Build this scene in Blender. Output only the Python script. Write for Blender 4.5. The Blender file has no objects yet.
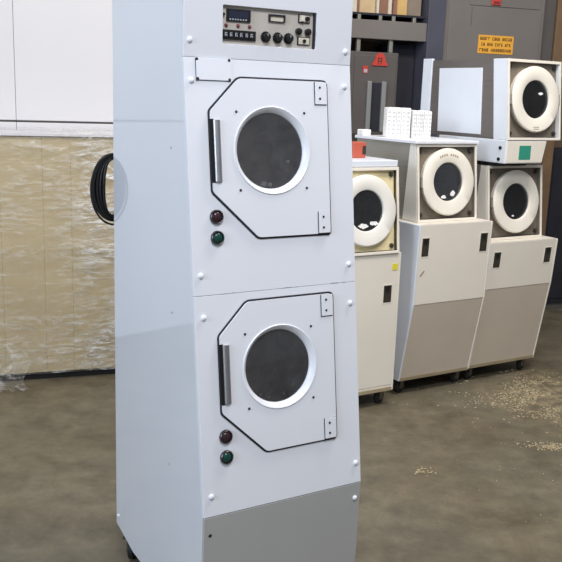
import bpy, bmesh, math, random
from mathutils import Vector, Matrix, noise as N_
random.seed(7)
S = bpy.context.scene
COL = S.collection
PI = math.pi

# ------------------------------------------------------------------ materials
def new_mat(name):
    m = bpy.data.materials.new(name); m.use_nodes = True
    nt = m.node_tree
    return m, nt, nt.nodes['Principled BSDF']

def lin(c):
    return tuple((x/255/12.92 if x/255 <= .04045 else ((x/255+.055)/1.055)**2.4) for x in c)

def mat(name, rgb, rough=.5, metal=0., var=.06, scale=6., bump=0., coat=0., emit=0., spec=.5):
    """painted / plain material with gentle procedural mottling"""
    m, nt, b = new_mat(name)
    c = lin(rgb)
    tc = nt.nodes.new('ShaderNodeTexCoord')
    n = nt.nodes.new('ShaderNodeTexNoise'); n.inputs['Scale'].default_value = scale
    n.inputs['Detail'].default_value = 4
    nt.links.new(tc.outputs['Object'], n.inputs['Vector'])
    r = nt.nodes.new('ShaderNodeValToRGB')
    r.color_ramp.elements[0].position = .3; r.color_ramp.elements[1].position = .7
    r.color_ramp.elements[0].color = (*[x*(1-var) for x in c], 1)
    r.color_ramp.elements[1].color = (*[min(1, x*(1+var)) for x in c], 1)
    nt.links.new(n.outputs['Fac'], r.inputs['Fac'])
    nt.links.new(r.outputs['Color'], b.inputs['Base Color'])
    b.inputs['Roughness'].default_value = rough
    b.inputs['Metallic'].default_value = metal
    b.inputs['Coat Weight'].default_value = coat
    b.inputs['Specular IOR Level'].default_value = spec
    if emit:
        b.inputs['Emission Color'].default_value = (*c, 1); b.inputs['Emission Strength'].default_value = emit
    if bump:
        bp = nt.nodes.new('ShaderNodeBump'); bp.inputs['Strength'].default_value = bump
        bp.inputs['Distance'].default_value = .01
        nt.links.new(n.outputs['Fac'], bp.inputs['Height'])
        nt.links.new(bp.outputs['Normal'], b.inputs['Normal'])
    return m

def brushed(name, rgb, rough=.35, stretch=(2, 2, 90), metal=1.):
    m, nt, b = new_mat(name)
    c = lin(rgb)
    tc = nt.nodes.new('ShaderNodeTexCoord'); mp = nt.nodes.new('ShaderNodeMapping')
    mp.inputs['Scale'].default_value = stretch
    n = nt.nodes.new('ShaderNodeTexNoise'); n.inputs['Scale'].default_value = 3
    nt.links.new(tc.outputs['Object'], mp.inputs['Vector']); nt.links.new(mp.outputs['Vector'], n.inputs['Vector'])
    r = nt.nodes.new('ShaderNodeValToRGB')
    r.color_ramp.elements[0].color = (*[x*.75 for x in c], 1); r.color_ramp.elements[1].color = (*[min(1, x*1.2) for x in c], 1)
    nt.links.new(n.outputs['Fac'], r.inputs['Fac']); nt.links.new(r.outputs['Color'], b.inputs['Base Color'])
    b.inputs['Metallic'].default_value = metal; b.inputs['Roughness'].default_value = rough
    return m

def glass_mat(name, tint=.5, rough=.03, light_haze=0.):
    m = bpy.data.materials.new(name); m.use_nodes = True
    nt = m.node_tree; nt.nodes.clear()
    o = nt.nodes.new('ShaderNodeOutputMaterial'); mx = nt.nodes.new('ShaderNodeMixShader')
    tr = nt.nodes.new('ShaderNodeBsdfTransparent'); tr.inputs['Color'].default_value = (tint, tint, tint*1.03, 1)
    gl = nt.nodes.new('ShaderNodeBsdfGlossy'); gl.inputs['Roughness'].default_value = rough
    lw = nt.nodes.new('ShaderNodeFresnel'); lw.inputs['IOR'].default_value = 1.5
    nt.links.new(lw.outputs[0], mx.inputs[0]); nt.links.new(tr.outputs[0], mx.inputs[1]); nt.links.new(gl.outputs[0], mx.inputs[2])
    # grey haze mixed in, standing for reflections and light in the drum
    tc = nt.nodes.new('ShaderNodeTexCoord'); n = nt.nodes.new('ShaderNodeTexNoise'); n.inputs['Scale'].default_value = 14
    n.inputs['Detail'].default_value = 8; n.inputs['Roughness'].default_value = .75
    nt.links.new(tc.outputs['Object'], n.inputs['Vector'])
    mr = nt.nodes.new('ShaderNodeMapRange'); mr.inputs['From Min'].default_value = .3; mr.inputs['From Max'].default_value = .75
    mr.inputs['To Min'].default_value = light_haze*.55; mr.inputs['To Max'].default_value = light_haze*1.6
    nt.links.new(n.outputs['Fac'], mr.inputs['Value'])
    df = nt.nodes.new('ShaderNodeBsdfDiffuse'); df.inputs['Color'].default_value = (.62, .60, .60, 1)
    m2 = nt.nodes.new('ShaderNodeMixShader')
    nt.links.new(mr.outputs[0], m2.inputs[0]); nt.links.new(mx.outputs[0], m2.inputs[1]); nt.links.new(df.outputs[0], m2.inputs[2])
    nt.links.new(m2.outputs[0], o.inputs[0])
    return m

def film_mat():
    """stretch wrap: clear, with glints painted as milky streaks running mostly sideways"""
    m = bpy.data.materials.new('stretch_film'); m.use_nodes = True
    nt = m.node_tree; nt.nodes.clear()
    o = nt.nodes.new('ShaderNodeOutputMaterial'); mx = nt.nodes.new('ShaderNodeMixShader')
    tr = nt.nodes.new('ShaderNodeBsdfTransparent')
    p = nt.nodes.new('ShaderNodeBsdfPrincipled')
    p.inputs['Base Color'].default_value = (.84, .83, .80, 1); p.inputs['Roughness'].default_value = .2
    tc = nt.nodes.new('ShaderNodeTexCoord')
    def streaks(scale, rot, lo, hi, top, dist):
        mp = nt.nodes.new('ShaderNodeMapping'); mp.inputs['Scale'].default_value = scale; mp.inputs['Rotation'].default_value = (0, rot, 0)
        n = nt.nodes.new('ShaderNodeTexNoise'); n.inputs['Scale'].default_value = 2.2; n.inputs['Detail'].default_value = 8
        n.inputs['Roughness'].default_value = .7; n.inputs['Distortion'].default_value = dist
        nt.links.new(tc.outputs['Object'], mp.inputs['Vector']); nt.links.new(mp.outputs['Vector'], n.inputs['Vector'])
        r = nt.nodes.new('ShaderNodeValToRGB')
        r.color_ramp.elements[0].position = lo; r.color_ramp.elements[0].color = (.06, .06, .06, 1)
        r.color_ramp.elements[1].position = hi; r.color_ramp.elements[1].color = (top, top, top, 1)
        nt.links.new(n.outputs['Fac'], r.inputs['Fac']); return n, r
    n, r1 = streaks((3.2, 3.2, 15), .06, .44, .66, .95, 1.4)
    n2, r2 = streaks((.9, .9, 1.6), .25, .36, .60, .95, .8)
    n3, r3 = streaks((1.2, 1.2, 6), -.16, .54, .74, .7, 1.)
    m1 = nt.nodes.new('ShaderNodeMath'); m1.operation = 'MULTIPLY'
    nt.links.new(r1.outputs['Color'], m1.inputs[0]); nt.links.new(r2.outputs['Color'], m1.inputs[1])
    # bright highlight towards one side, painted by whitening the streaks
    sx = nt.nodes.new('ShaderNodeSeparateXYZ'); nt.links.new(tc.outputs['Object'], sx.inputs[0])
    mr = nt.nodes.new('ShaderNodeMapRange'); mr.inputs['From Min'].default_value = 1.0; mr.inputs['From Max'].default_value = 1.25
    mr.inputs['To Min'].default_value = .62; mr.inputs['To Max'].default_value = 1.45
    nt.links.new(sx.outputs['X'], mr.inputs['Value'])
    m0 = nt.nodes.new('ShaderNodeMath'); m0.operation = 'MULTIPLY'; m0.use_clamp = True
    nt.links.new(m1.outputs[0], m0.inputs[0]); nt.links.new(mr.outputs[0], m0.inputs[1]); m1 = m0
    r = nt.nodes.new('ShaderNodeMath'); r.operation = 'MAXIMUM'
    nt.links.new(m1.outputs[0], r.inputs[0]); nt.links.new(r3.outputs['Color'], r.inputs[1])
    bp = nt.nodes.new('ShaderNodeBump'); bp.inputs['Strength'].default_value = .7; bp.inputs['Distance'].default_value = .02
    nt.links.new(n.outputs['Fac'], bp.inputs['Height']); nt.links.new(bp.outputs['Normal'], p.inputs['Normal'])
    nt.links.new(r.outputs[0], mx.inputs[0]); nt.links.new(tr.outputs[0], mx.inputs[1]); nt.links.new(p.outputs[0], mx.inputs[2])
    nt.links.new(mx.outputs[0], o.inputs[0])
    return m

def floor_mat():
    m, nt, b = new_mat('stained_concrete')
    L = nt.links.new
    tc = nt.nodes.new('ShaderNodeTexCoord')
    def node(t, **k):
        n = nt.nodes.new(t)
        for a, v in k.items(): setattr(n, a, v)
        return n
    def noise(sc, det=6, rough=.6, dist=0.):
        n = node('ShaderNodeTexNoise'); n.inputs['Scale'].default_value = sc
        n.inputs['Detail'].default_value = det; n.inputs['Roughness'].default_value = rough; n.inputs['Distortion'].default_value = dist
        L(tc.outputs['Object'], n.inputs['Vector']); return n
    def ramp(src, p0, c0, p1, c1):
        r = node('ShaderNodeValToRGB')
        r.color_ramp.elements[0].position = p0; r.color_ramp.elements[0].color = (*c0, 1)
        r.color_ramp.elements[1].position = p1; r.color_ramp.elements[1].color = (*c1, 1)
        L(src, r.inputs['Fac']); return r
    def mix(kind, f, a, c):
        x = node('ShaderNodeMix', data_type='RGBA', blend_type=kind)
        if isinstance(f, float): x.inputs[0].default_value = f
        else: L(f, x.inputs[0])
        L(a, x.inputs[6])
        if isinstance(c, tuple): x.inputs[7].default_value = (*c, 1)
        else: L(c, x.inputs[7])
        return x.outputs[2]
    n1 = noise(.9, 5, .6, .4); n2 = noise(6, 9, .72); n3 = noise(.5, 3); n4 = noise(2.6, 8, .7, .8)
    sx = node('ShaderNodeSeparateXYZ'); L(tc.outputs['Object'], sx.inputs[0])
    base = mix('MIX', ramp(n1.outputs['Fac'], .36, (0,)*3, .64, (1,)*3).outputs['Color'],
               ramp(n4.outputs['Fac'], .3, lin((98, 89, 72)), .7, lin((122, 112, 92))).outputs['Color'],
               ramp(n4.outputs['Fac'], .3, lin((106, 101, 87)), .7, lin((128, 122, 106))).outputs['Color'])
    c = mix('MULTIPLY', 1., base, ramp(n2.outputs['Fac'], .30, (.58,)*3, .70, (1.22, 1.21, 1.17)).outputs['Color'])
    # pale mottled patch fading out from its centre
    vd = node('ShaderNodeVectorMath', operation='DISTANCE'); L(tc.outputs['Object'], vd.inputs[0]); vd.inputs[1].default_value = (1.72, 4.80, .05)
    mr = node('ShaderNodeMapRange'); mr.inputs['From Min'].default_value = .15; mr.inputs['From Max'].default_value = .62
    mr.inputs['To Min'].default_value = 1; mr.inputs['To Max'].default_value = 0; L(vd.outputs['Value'], mr.inputs['Value'])
    n5 = noise(16, 9, .75)
    pm = node('ShaderNodeMath', operation='MULTIPLY'); L(mr.outputs[0], pm.inputs[0]); L(ramp(n5.outputs['Fac'], .44, (0,)*3, .66, (.85,)*3).outputs['Color'], pm.inputs[1])
    c = mix('MIX', pm.outputs[0], c, lin((186, 168, 134)))
    # hairline crack running away to the left
    nv = node('ShaderNodeVectorMath', operation='DOT_PRODUCT'); L(tc.outputs['Object'], nv.inputs[0]); nv.inputs[1].default_value = (.936, .351, 0)
    nz = noise(3, 4, .6); ad = node('ShaderNodeMath', operation='MULTIPLY_ADD'); L(nz.outputs['Fac'], ad.inputs[0]); ad.inputs[1].default_value = .09; L(nv.outputs['Value'], ad.inputs[2])
    sb = node('ShaderNodeMath', operation='SUBTRACT'); L(ad.outputs[0], sb.inputs[0]); sb.inputs[1].default_value = 2.46
    ab = node('ShaderNodeMath', operation='ABSOLUTE'); L(sb.outputs[0], ab.inputs[0])
    lt = node('ShaderNodeMath', operation='LESS_THAN'); L(ab.outputs[0], lt.inputs[0]); lt.inputs[1].default_value = .0025
    lm = node('ShaderNodeMath', operation='MULTIPLY'); L(lt.outputs[0], lm.inputs[0]); L(ramp(n4.outputs['Fac'], .42, (0,)*3, .62, (.8,)*3).outputs['Color'], lm.inputs[1])
    c = mix('MIX', lm.outputs[0], c, lin((86, 74, 58)))
    L(c, b.inputs['Base Color'])
    L(ramp(n3.outputs['Fac'], .35, (.36,)*3, .65, (.58,)*3).outputs['Color'], b.inputs['Roughness'])
    bp = node('ShaderNodeBump'); bp.inputs['Strength'].default_value = .15; bp.inputs['Distance'].default_value = .01
    L(n2.outputs['Fac'], bp.inputs['Height']); L(bp.outputs['Normal'], b.inputs['Normal'])
    return m

M = dict(
    white=mat('white_enamel', (229, 231, 239), .32, var=.012, scale=3),
    gloss=mat('glossy_white_enamel', (221, 225, 234), .05, var=.012, scale=3, coat=.5, spec=.8),
    white2=mat('bright_white_enamel', (234, 236, 244), .34, var=.01, scale=3),
    grey=mat('grey_enamel', (182, 181, 180), .4, var=.02),
    cream=mat('cream_enamel', (236, 229, 217), .42, var=.025, scale=4),
    creamgrey=mat('warm_grey_enamel', (203, 192, 177), .45, var=.03, scale=4),
    paleblue=mat('pale_white_sheet', (226, 232, 242), .35, var=.015),  # pale blue of left-facing sides carries their cool light
    ring=mat('off_white_enamel_ring', (240, 234, 222), .4, var=.03, scale=9),
    ringcool=mat('white_enamel_ring', (238, 235, 228), .4, var=.02, scale=9),
    face=mat('dull_brown_grey_steel', (128, 118, 106), .5, .3, var=.18, scale=10),
    faceyellow=mat('yellowed_cream_steel', (240, 224, 178), .5, var=.14, scale=14),
    steel=brushed('brushed_steel', (168, 166, 156), .34, metal=.55),
    oldsteel=brushed('dull_galvanised_steel', (120, 117, 108), .45, (3, 3, 30)),
    taupesteel=brushed('weathered_taupe_steel', (122, 116, 112), .4, metal=.5),
    chrome=brushed('polished_handle_steel', (186, 185, 188), .42, (60, 60, 1)),
    drum=mat('dark_drum_steel', (205, 205, 210), .5, .1, var=.25, scale=26),
    drumdark=mat('dark_brown_drum_steel', (96, 88, 86), .45, .3, var=.3, scale=22),
    black=mat('black_plastic', (22, 22, 24), .45, var=.1),
    gasket=mat('black_rubber_gasket', (34, 34, 40), .6, var=.05),
    cord=mat('black_cable_jacket', (13, 13, 14), .5, var=.1),
    rubber=mat('black_rubber', (26, 26, 27), .6, var=.1),
    silver=mat('dull_silver_paint', (150, 150, 150), .4, .2),
    rail=mat('olive_beige_rail', (164, 150, 122), .5, var=.1),
    slot=mat('dark_recess', (52, 46, 38), .7, var=.15, scale=30),
    red=mat('dark_red_lens', (58, 34, 42), .2, var=.05),
    green=mat('dark_green_lens', (18, 66, 58), .2, var=.05),
    bezel=brushed('nickel_bezel', (92, 88, 90), .35),
    panel=mat('beige_grey_faceplate', (196, 188, 180), .5, 0, var=.06, scale=25),
    lcd=mat('dark_blue_display', (44, 48, 66), .15, var=.1, scale=60),
    key=mat('pale_key_legend', (176, 180, 190), .5),
    ivory=mat('ivory_plastic', (222, 214, 196), .4, var=.02),
    brownred=mat('dull_red_lamp', (120, 52, 60), .3),
    cardboard=None, wood=None,
    taupe=mat('taupe_grey_enamel', (120, 114, 110), .5, var=.05, scale=3),
    taupedark=mat('dark_taupe_enamel', (92, 87, 84), .5, var=.07, scale=5),
    navy=mat('dark_slate_blue_enamel', (76, 77, 90), .5, var=.1, scale=4),
    dark=mat('blue_black', (34, 35, 46), .7, var=.2),
    tan=mat('tan_board', (206, 180, 140), .8, var=.1, scale=8),
    palewood=mat('pale_board', (214, 204, 188), .8, var=.08, scale=8),
    redwood=mat('red_brown_board', (142, 104, 84), .8, var=.12, scale=8),
    yellowwood=mat('yellow_tan_board', (208, 172, 112), .8, var=.1, scale=8),
    greywood=mat('grey_brown_board', (138, 124, 110), .8, var=.1, scale=8),
    post=mat('weathered_brown_timber', (122, 98, 72), .75, var=.14, scale=7),
    wall=mat('brown_grey_wall', (112, 94, 76), .85, var=.1, scale=2),
    sheet=mat('white_panel_sheet', (212, 210, 213), .5, var=.012, scale=2),
    sign=mat('orange_yellow_sign', (236, 172, 62), .6, var=.03),
    signink=mat('brown_black_lettering', (78, 48, 26), .7),
    redtag=mat('bright_red_plastic', (196, 66, 54), .5, var=.05),
    orange=mat('orange_red_plastic', (190, 92, 72), .5, var=.08),
    paper=mat('white_paper', (246, 245, 243), .8, var=.02, scale=30, bump=.3),
    papershade=mat('grey_paper_gaps', (196, 196, 198), .8),
    yellow=mat('yellow_sticker', (236, 222, 70), .6),
    teal=mat('teal_green_sticker', (50, 148, 126), .5, var=.03),
    carton=mat('brown_cardboard', (182, 164, 128), .85, var=.08, scale=3),
    pallet=mat('dark_pallet_timber', (38, 34, 32), .8, var=.2),
    glass=glass_mat('dark_window_glass', .78, light_haze=.014),
    hazeglass=glass_mat('painted_haze_window_glass', .8, light_haze=.075),
    film=film_mat(), floor=floor_mat(),
    chip=mat('pale_flake', (206, 190, 156), .8, var=.15, scale=40),
    rub=mat('faint_rust_rub', (206, 196, 186), .7),
    scuff=mat('brown_scuff', (168, 150, 128), .7),
)

# ------------------------------------------------------------------ mesh helpers
def obj(name, bm, m, parent=None, smooth=None, bevel=0., seg=2):
    bmesh.ops.recalc_face_normals(bm, faces=bm.faces[:])
    me = bpy.data.meshes.new(name); bm.to_mesh(me); bm.free()
    for x in (m if isinstance(m, (list, tuple)) else [m]): me.materials.append(x)
    if smooth is not None:
        for p in me.polygons: p.use_smooth = True
        me.set_sharp_from_angle(angle=math.radians(smooth))
    o = bpy.data.objects.new(name, me); COL.objects.link(o)
    if parent: o.parent = parent
    if bevel:
        b = o.modifiers.new('bevel', 'BEVEL'); b.width = bevel; b.segments = seg
        b.limit_method = 'ANGLE'; b.angle_limit = math.radians(35)
    return o

def tag(o, label, cat, group=None, kind=None):
    if label: o['label'] = label
    if cat: o['category'] = cat
    if group: o['group'] = group
    if kind: o['kind'] = kind
    return o

def thing(name, label, cat, loc=(0, 0, 0), rz=0., group=None):
    o = bpy.data.objects.new(name, None); COL.objects.link(o)
    o.empty_display_size = .1
    o.location = loc; o.rotation_euler = (0, 0, rz)
    return tag(o, label, cat, group)

def struct(name, bm, m, **k):
    o = obj(name, bm, m, **k); o['kind'] = 'structure'; return o

def B(): return bmesh.new()

def box(bm, x0, x1, y0, y1, z0, z1, f=None, mi=0):
    f = f or (lambda x, y, z: (x, y, z))
    v = [bm.verts.new(f(x, y, z)) for x in (x0, x1) for y in (y0, y1) for z in (z0, z1)]
    for q in ((0, 1, 3, 2), (4, 6, 7, 5), (0, 4, 5, 1), (2, 3, 7, 6), (0, 2, 6, 4), (1, 5, 7, 3)):
        fc = bm.faces.new([v[i] for i in q]); fc.material_index = mi
    return bm

def prism(bm, pts, f, a0, a1):
    """extrude polygon pts (p,q) between a0 and a1; f(p,q,a)->xyz"""
    lo = [bm.verts.new(f(p, q, a0)) for p, q in pts]; hi = [bm.verts.new(f(p, q, a1)) for p, q in pts]
    n = len(pts)
    bm.faces.new(lo); bm.faces.new(hi[::-1])
    for i in range(n): bm.faces.new((lo[i], lo[(i+1) % n], hi[(i+1) % n], hi[i]))
    return bm

def circ(cx, cy, r, n=64, ry=None):
    ry = ry or r
    return [(cx+r*math.cos(2*PI*i/n), cy+ry*math.sin(2*PI*i/n)) for i in range(n)]

def plate_hole(bm, outline, hole, f, a0, a1):
    """plate with one hole, between offsets a0 and a1"""
    L = []
    for a in (a0, a1):
        vo = [bm.verts.new(f(p, q, a)) for p, q in outline]; vi = [bm.verts.new(f(p, q, a)) for p, q in hole]
        ed = [bm.edges.new((vo[i], vo[(i+1) % len(vo)])) for i in range(len(vo))] + \
             [bm.edges.new((vi[i], vi[(i+1) % len(vi)])) for i in range(len(vi))]
        bmesh.ops.triangle_fill(bm, edges=ed, use_beauty=True)
        L.append((vo, vi))
    for k in (0, 1):
        a, b = L[0][k], L[1][k]; n = len(a)
        for i in range(n): bm.faces.new((a[i], a[(i+1) % n], b[(i+1) % n], b[i]))
    return bm

def round_poly(pts, rad, seg=5):
    out = []; n = len(pts)
    for i, (p, r) in enumerate(zip(pts, rad)):
        if not r: out.append(p); continue
        P = Vector(p); A = (Vector(pts[i-1])-P).normalized(); C = (Vector(pts[(i+1) % n])-P).normalized()
        for k in range(seg+1):
            t = k/seg
            out.append(tuple(P + A*r*(1-t)**2 + C*r*t**2))
    return out

def offset_poly(pts, d):
    """grow a convex polygon by d"""
    n = len(pts); res = []
    cx = sum(p[0] for p in pts)/n; cy = sum(p[1] for p in pts)/n
    L = []
    for i in range(n):
        a, b = Vector(pts[i]), Vector(pts[(i+1) % n]); e = (b-a).normalized(); nr = Vector((e.y, -e.x))
        if nr.dot(Vector((cx, cy))-a) > 0: nr = -nr
        L.append((a+nr*d, e))
    for i in range(n):
        p, e = L[i-1]; q, g = L[i]
        den = e.x*g.y-e.y*g.x
        if abs(den) < 1e-6: res.append(tuple(q)); continue
        t = ((q.x-p.x)*g.y-(q.y-p.y)*g.x)/den
        res.append(tuple(p+e*t))
    return res

def lathe(bm, prof, f, n=64, close=False):
    """revolve (r, a) profile about the origin of the plane; f(p,q,a)->xyz"""
    rings = [[bm.verts.new(f(r*math.cos(2*PI*i/n), r*math.sin(2*PI*i/n), a)) for i in range(n)] for r, a in prof]
    m = len(rings)
    for j in range(m if close else m-1):
        a, b = rings[j], rings[(j+1) % m]
        for i in range(n): bm.faces.new((a[i], a[(i+1) % n], b[(i+1) % n], b[i]))
    if not close:
        for rr, (r, a) in ((rings[0], prof[0]), (rings[-1], prof[-1])):
            if r < .0021: bm.faces.new(rr)
    return bm

def disc(bm, c, r, f, a0, a1, n=24):
    return prism(bm, circ(c[0], c[1], r, n), f, a0, a1)

def dome(bm, c, r, f, a0, h, n=20):
    prof = [(r, a0), (r, a0+h*.25), (r*.87, a0+h*.65), (r*.5, a0+h*.92), (.0015, a0+h)]
    return lathe(bm, prof, lambda p, q, a: f(c[0]+p, c[1]+q, a), n)

def tube(bm, pts, r, n=8):
    P = [Vector(p) for p in pts]; prev = None
    for i, p in enumerate(P):
        t = (P[min(i+1, len(P)-1)]-P[max(i-1, 0)]).normalized()
        u = t.orthogonal().normalized() if prev is None else (prev_u - t*prev_u.dot(t)).normalized()
        w = t.cross(u)
        ring = [bm.verts.new(p+u*r*math.cos(2*PI*k/n)+w*r*math.sin(2*PI*k/n)) for k in range(n)]
        if prev:
            for k in range(n): bm.faces.new((prev[k], prev[(k+1) % n], ring[(k+1) % n], ring[k]))
        else: bm.faces.new(ring[::-1])
        prev, prev_u = ring, u
    bm.faces.new(prev)
    return bm

def caster(parent, x, y, r=.036, top=.095, ang=.3, m=None):
    """swivel caster: fork under a plate, wheel touching the floor"""
    R = Matrix.Translation((x, y, 0)) @ Matrix.Rotation(ang, 4, 'Z')
    F = lambda a, b, c: tuple(R @ Vector((a, b, c)))
    b = B()
    box(b, -.03, .03, -.03, .03, top-.006, top, F)
    for s in (-1, 1): box(b, -.014, .022, s*.018-.0025, s*.018+.0025, r-.012, top-.006, F)
    fork = obj('caster', b, M['oldsteel'], parent)
    b = B()
    prof = [(.006, -.013), (r*.8, -.013), (r, -.009), (r, .009), (r*.8, .013), (.006, .013)]
    lathe(b, prof, lambda p, q, a: F(p+.004, a, q+r), 24, close=True)
    obj('wheel', b, M['rubber'], fork, smooth=40)
    b = B(); lathe(b, [(.003, -.0145), (r*.42, -.0145), (r*.42, .0145), (.003, .0145)], lambda p, q, a: F(p+.004, a, q+r), 16, close=True)
    obj('hub', b, M['silver'], fork)
    return fork

def copy_tree(o, parent=None):
    c = o.copy(); COL.objects.link(c); c.parent = parent
    for ch in [k for k in list(bpy.data.objects) if k.parent == o]: copy_tree(ch, c)
    return c

def painted_glint(parent, g, x, y, hx, hy, a, seed):  # bright reflections in the glass, built as flat white shapes
    rnd = random.Random(seed); n = 22
    pts = [(x+hx*math.cos(2*PI*i/n)*rnd.uniform(.65, 1.1), y+hy*math.sin(2*PI*i/n)*rnd.uniform(.55, 1.1)) for i in range(n)]
    b = B(); prism(b, pts, g, a, a+.0008); o = obj('painted_glint', b, M['paper'], parent); o['label'] = 'reflection on the glass made as a white patch'

def lint(parent, g, spots, a):
    for (x, y, r) in spots:
        b = B()
        bmesh.ops.create_icosphere(b, subdivisions=2, radius=1)
        for v in b.verts:
            d = v.co.normalized(); k = r*(1+.45*N_.noise(d*2.3+Vector((x*50, y*50, 1))))
            v.co = Vector(g(x+d.x*k, y+d.y*k*.7, a+d.z*k*.12))
        obj('lint', b, M['paper'], parent, smooth=60)

# ================================================================== THE TALL STACKED DRYER
W = .55
YAW = .5326
root = thing('stacked_dryer', 'tall white stacked dryer with two round-windowed doors standing in the foreground', 'dryer', (-.2864, 2.383, 0), YAW)
Z1, ZM, Z2, ZB = 1.784, 1.131, .4964, .095
SL = .1754/(Z1-Z2); CA = 1/math.sqrt(1+SL*SL); SA = SL*CA
def slope(k, z, o=0):          # sloping front
    return (k, -(SL*(Z1-z)) - o*CA, z + o*SA)
def flat(k, z, o=0):           # upright head at the top
    return (k, -o, z)
def low(k, z, o=0):            # upright grey foot
    return (k, -(.1754 - (Z2-z)*.02) - o, z)

ZT = 2.06
side = [(-.575, ZT), (-.0115, ZT), (-.0115, Z1), (.1634, Z2), (.155, ZB), (-.40, ZB-.004), (-.575, .125)]
b = B(); prism(b, side, lambda v, z, k: (k, -v, z), 0, .014); obj('side_panel', b, M['gloss'], root, bevel=.003)
b = B(); prism(b, side, lambda v, z, k: (k, -v, z), W-.014, W); obj('side_panel', b, M['gloss'], root, bevel=.003)
b = B(); box(b, .014, W-.014, .561, .573, .125, ZT); obj('back_panel', b, M['grey'], root)
b = B(); box(b, .014, W-.014, .002, .561, ZT-.012, ZT); obj('top_panel', b, M['white'], root)
b = B(); box(b, .014, W-.014, -.150, .56, ZB+.012, ZB+.024); obj('base_plate', b, M['oldsteel'], root)

# head with recessed control panel
c0, c1, cz0, cz1 = .118, .424, 1.824, 1.9275
b = B()
plate_hole(b, [(.0008, Z1+.0002), (W-.0008, Z1+.0002), (W-.0008, ZT), (.0008, ZT)],
           round_poly([(c0, cz0), (c1, cz0), (c1, cz1), (c0, cz1)], [.004]*4), flat, -.010, .0005)
obj('head_panel', b, M['white'], root, bevel=.0012)
b = B(); box(b, c0-.01, c1+.01, cz0-.01, cz1+.01, -.020, -.0105, flat)
cp = obj('control_panel', b, M['panel'], root); cp['label'] = 'beige faceplate with dials, switches and a dark display'
def cpart(name, bm, m, **k): return obj(name, bm, m, cp, **k)
e = -.0105
b = B(); box(b, .1325, .208, 1.886, 1.919, e, e+.005, flat); cpart('display_bezel', b, M['black'], bevel=.001)
b = B(); box(b, .139, .200, 1.8955, 1.9145, e+.005, e+.006, flat); cpart('display', b, M['lcd'])
b = B()
for i in range(7): box(b, .141+i*.0083, .1455+i*.0083, 1.8895, 1.8935, e+.005, e+.0058, flat)
cpart('display_legend', b, M['key'])
b = B(); disc(b, (.1225, 1.903), .0042, flat, e, e+.007); cpart('jack', b, M['black'])
for kx in (.1325, .170, .2063):
    b = B(); dome(b, (kx, 1.875), .0052, flat, e, .006); cpart('indicator_lamp', b, M['brownred'], smooth=50)
b = B(); box(b, .1185, .2255, 1.836, 1.863, e, e+.006, flat); ks = cpart('key_strip', b, M['black'], bevel=.001)
for g0 in (.124, .156, .189):
    for j in (0, 1):
        b = B(); x = g0+j*.0155
        box(b, x, x+.011, 1.8425, 1.8575, e+.006, e+.009, flat)
        kk = obj('key', b, M['black'], ks, bevel=.001)
        b2 = B()
        box(b2, x+.002, x+.004, 1.845, 1.855, e+.009, e+.0094, flat); box(b2, x+.004, x+.009, 1.853, 1.855, e+.009, e+.0094, flat)
        box(b2, x+.004, x+.009, 1.849, 1.8505, e+.009, e+.0094, flat); box(b2, x+.007, x+.009, 1.845, 1.849, e+.009, e+.0094, flat)
        o2 = obj('key_legend', b2, M['key'], ks)
for kx in (.2587, .298, .334):
    b = B()
    out = [((.0165 if i % 2 else .0145)*math.cos(2*PI*i/28)+kx, (.0165 if i % 2 else .0145)*math.sin(2*PI*i/28)+1.8505) for i in range(28)]
    prism(b, out, flat, e, e+.004); disc(b, (kx, 1.8505), .0105, flat, e+.004, e+.016)
    kn = cpart('control_knob', b, M['black'], bevel=.001)
    b = B(); box(b, kx-.001, kx+.001, 1.8525, 1.860, e+.016, e+.0168, flat); obj('pointer', b, M['key'], kn)
b = B()
plate_hole(b, [(.2665, 1.894), (.3205, 1.894), (.3205, 1.914), (.2665, 1.914)], [(.2715, 1.894+.0015), (.3155, 1.894+.0015), (.3155, 1.9095), (.2715, 1.9095)], flat, e, e+.006)
cpart('meter_frame', b, M['gasket'])
b = B(); box(b, .2715, .3155, 1.8955, 1.9095, e, e+.002, flat); cpart('meter_face', b, M['ivory'])
b = B(); box(b, .3655, .405, 1.897, 1.921, e, e+.004, flat); sw = cpart('switch_plate', b, M['gasket'], bevel=.001)
b = B(); box(b, .3685, .402, 1.8995, 1.9185, e+.004, e+.005, flat); obj('switch_face', b, M['panel'], sw)
b = B(); box(b, .372, .3835, 1.901, 1.917, e+.005, e+.011, flat); obj('rocker', b, M['ivory'], sw, bevel=.001)
b = B(); disc(b, (.393, 1.909), .0065, flat, e+.005, e+.010); obj('button', b, M['black'], sw)
for kx in (.3665, .3985):
    b = B(); disc(b, (kx, 1.8725), .0095, flat, e, e+.011); disc(b, (kx, 1.8725), .006, flat, e+.011, e+.016); cpart('push_button', b, M['black'], bevel=.001)
b = B(); box(b, .3645, .407, 1.8345, 1.858, e, e+.004, flat); sw = cpart('key_switch_plate', b, M['gasket'], bevel=.001)
b = B(); box(b, .3675, .404, 1.837, 1.8555, e+.004, e+.006, flat); obj('key_switch_face', b, M['ivory'], sw, bevel=.001)
b = B(); disc(b, (.3855, 1.846), .0052, flat, e+.006, e+.010); obj('key_barrel', b, M['black'], sw)
b = B(); box(b, .417, .4235, 1.826, 1.926, e, e+.006, flat); cpart('edge_shadow', b, M['gasket'])  # shadow of the bezel put in as a dark strip

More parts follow.
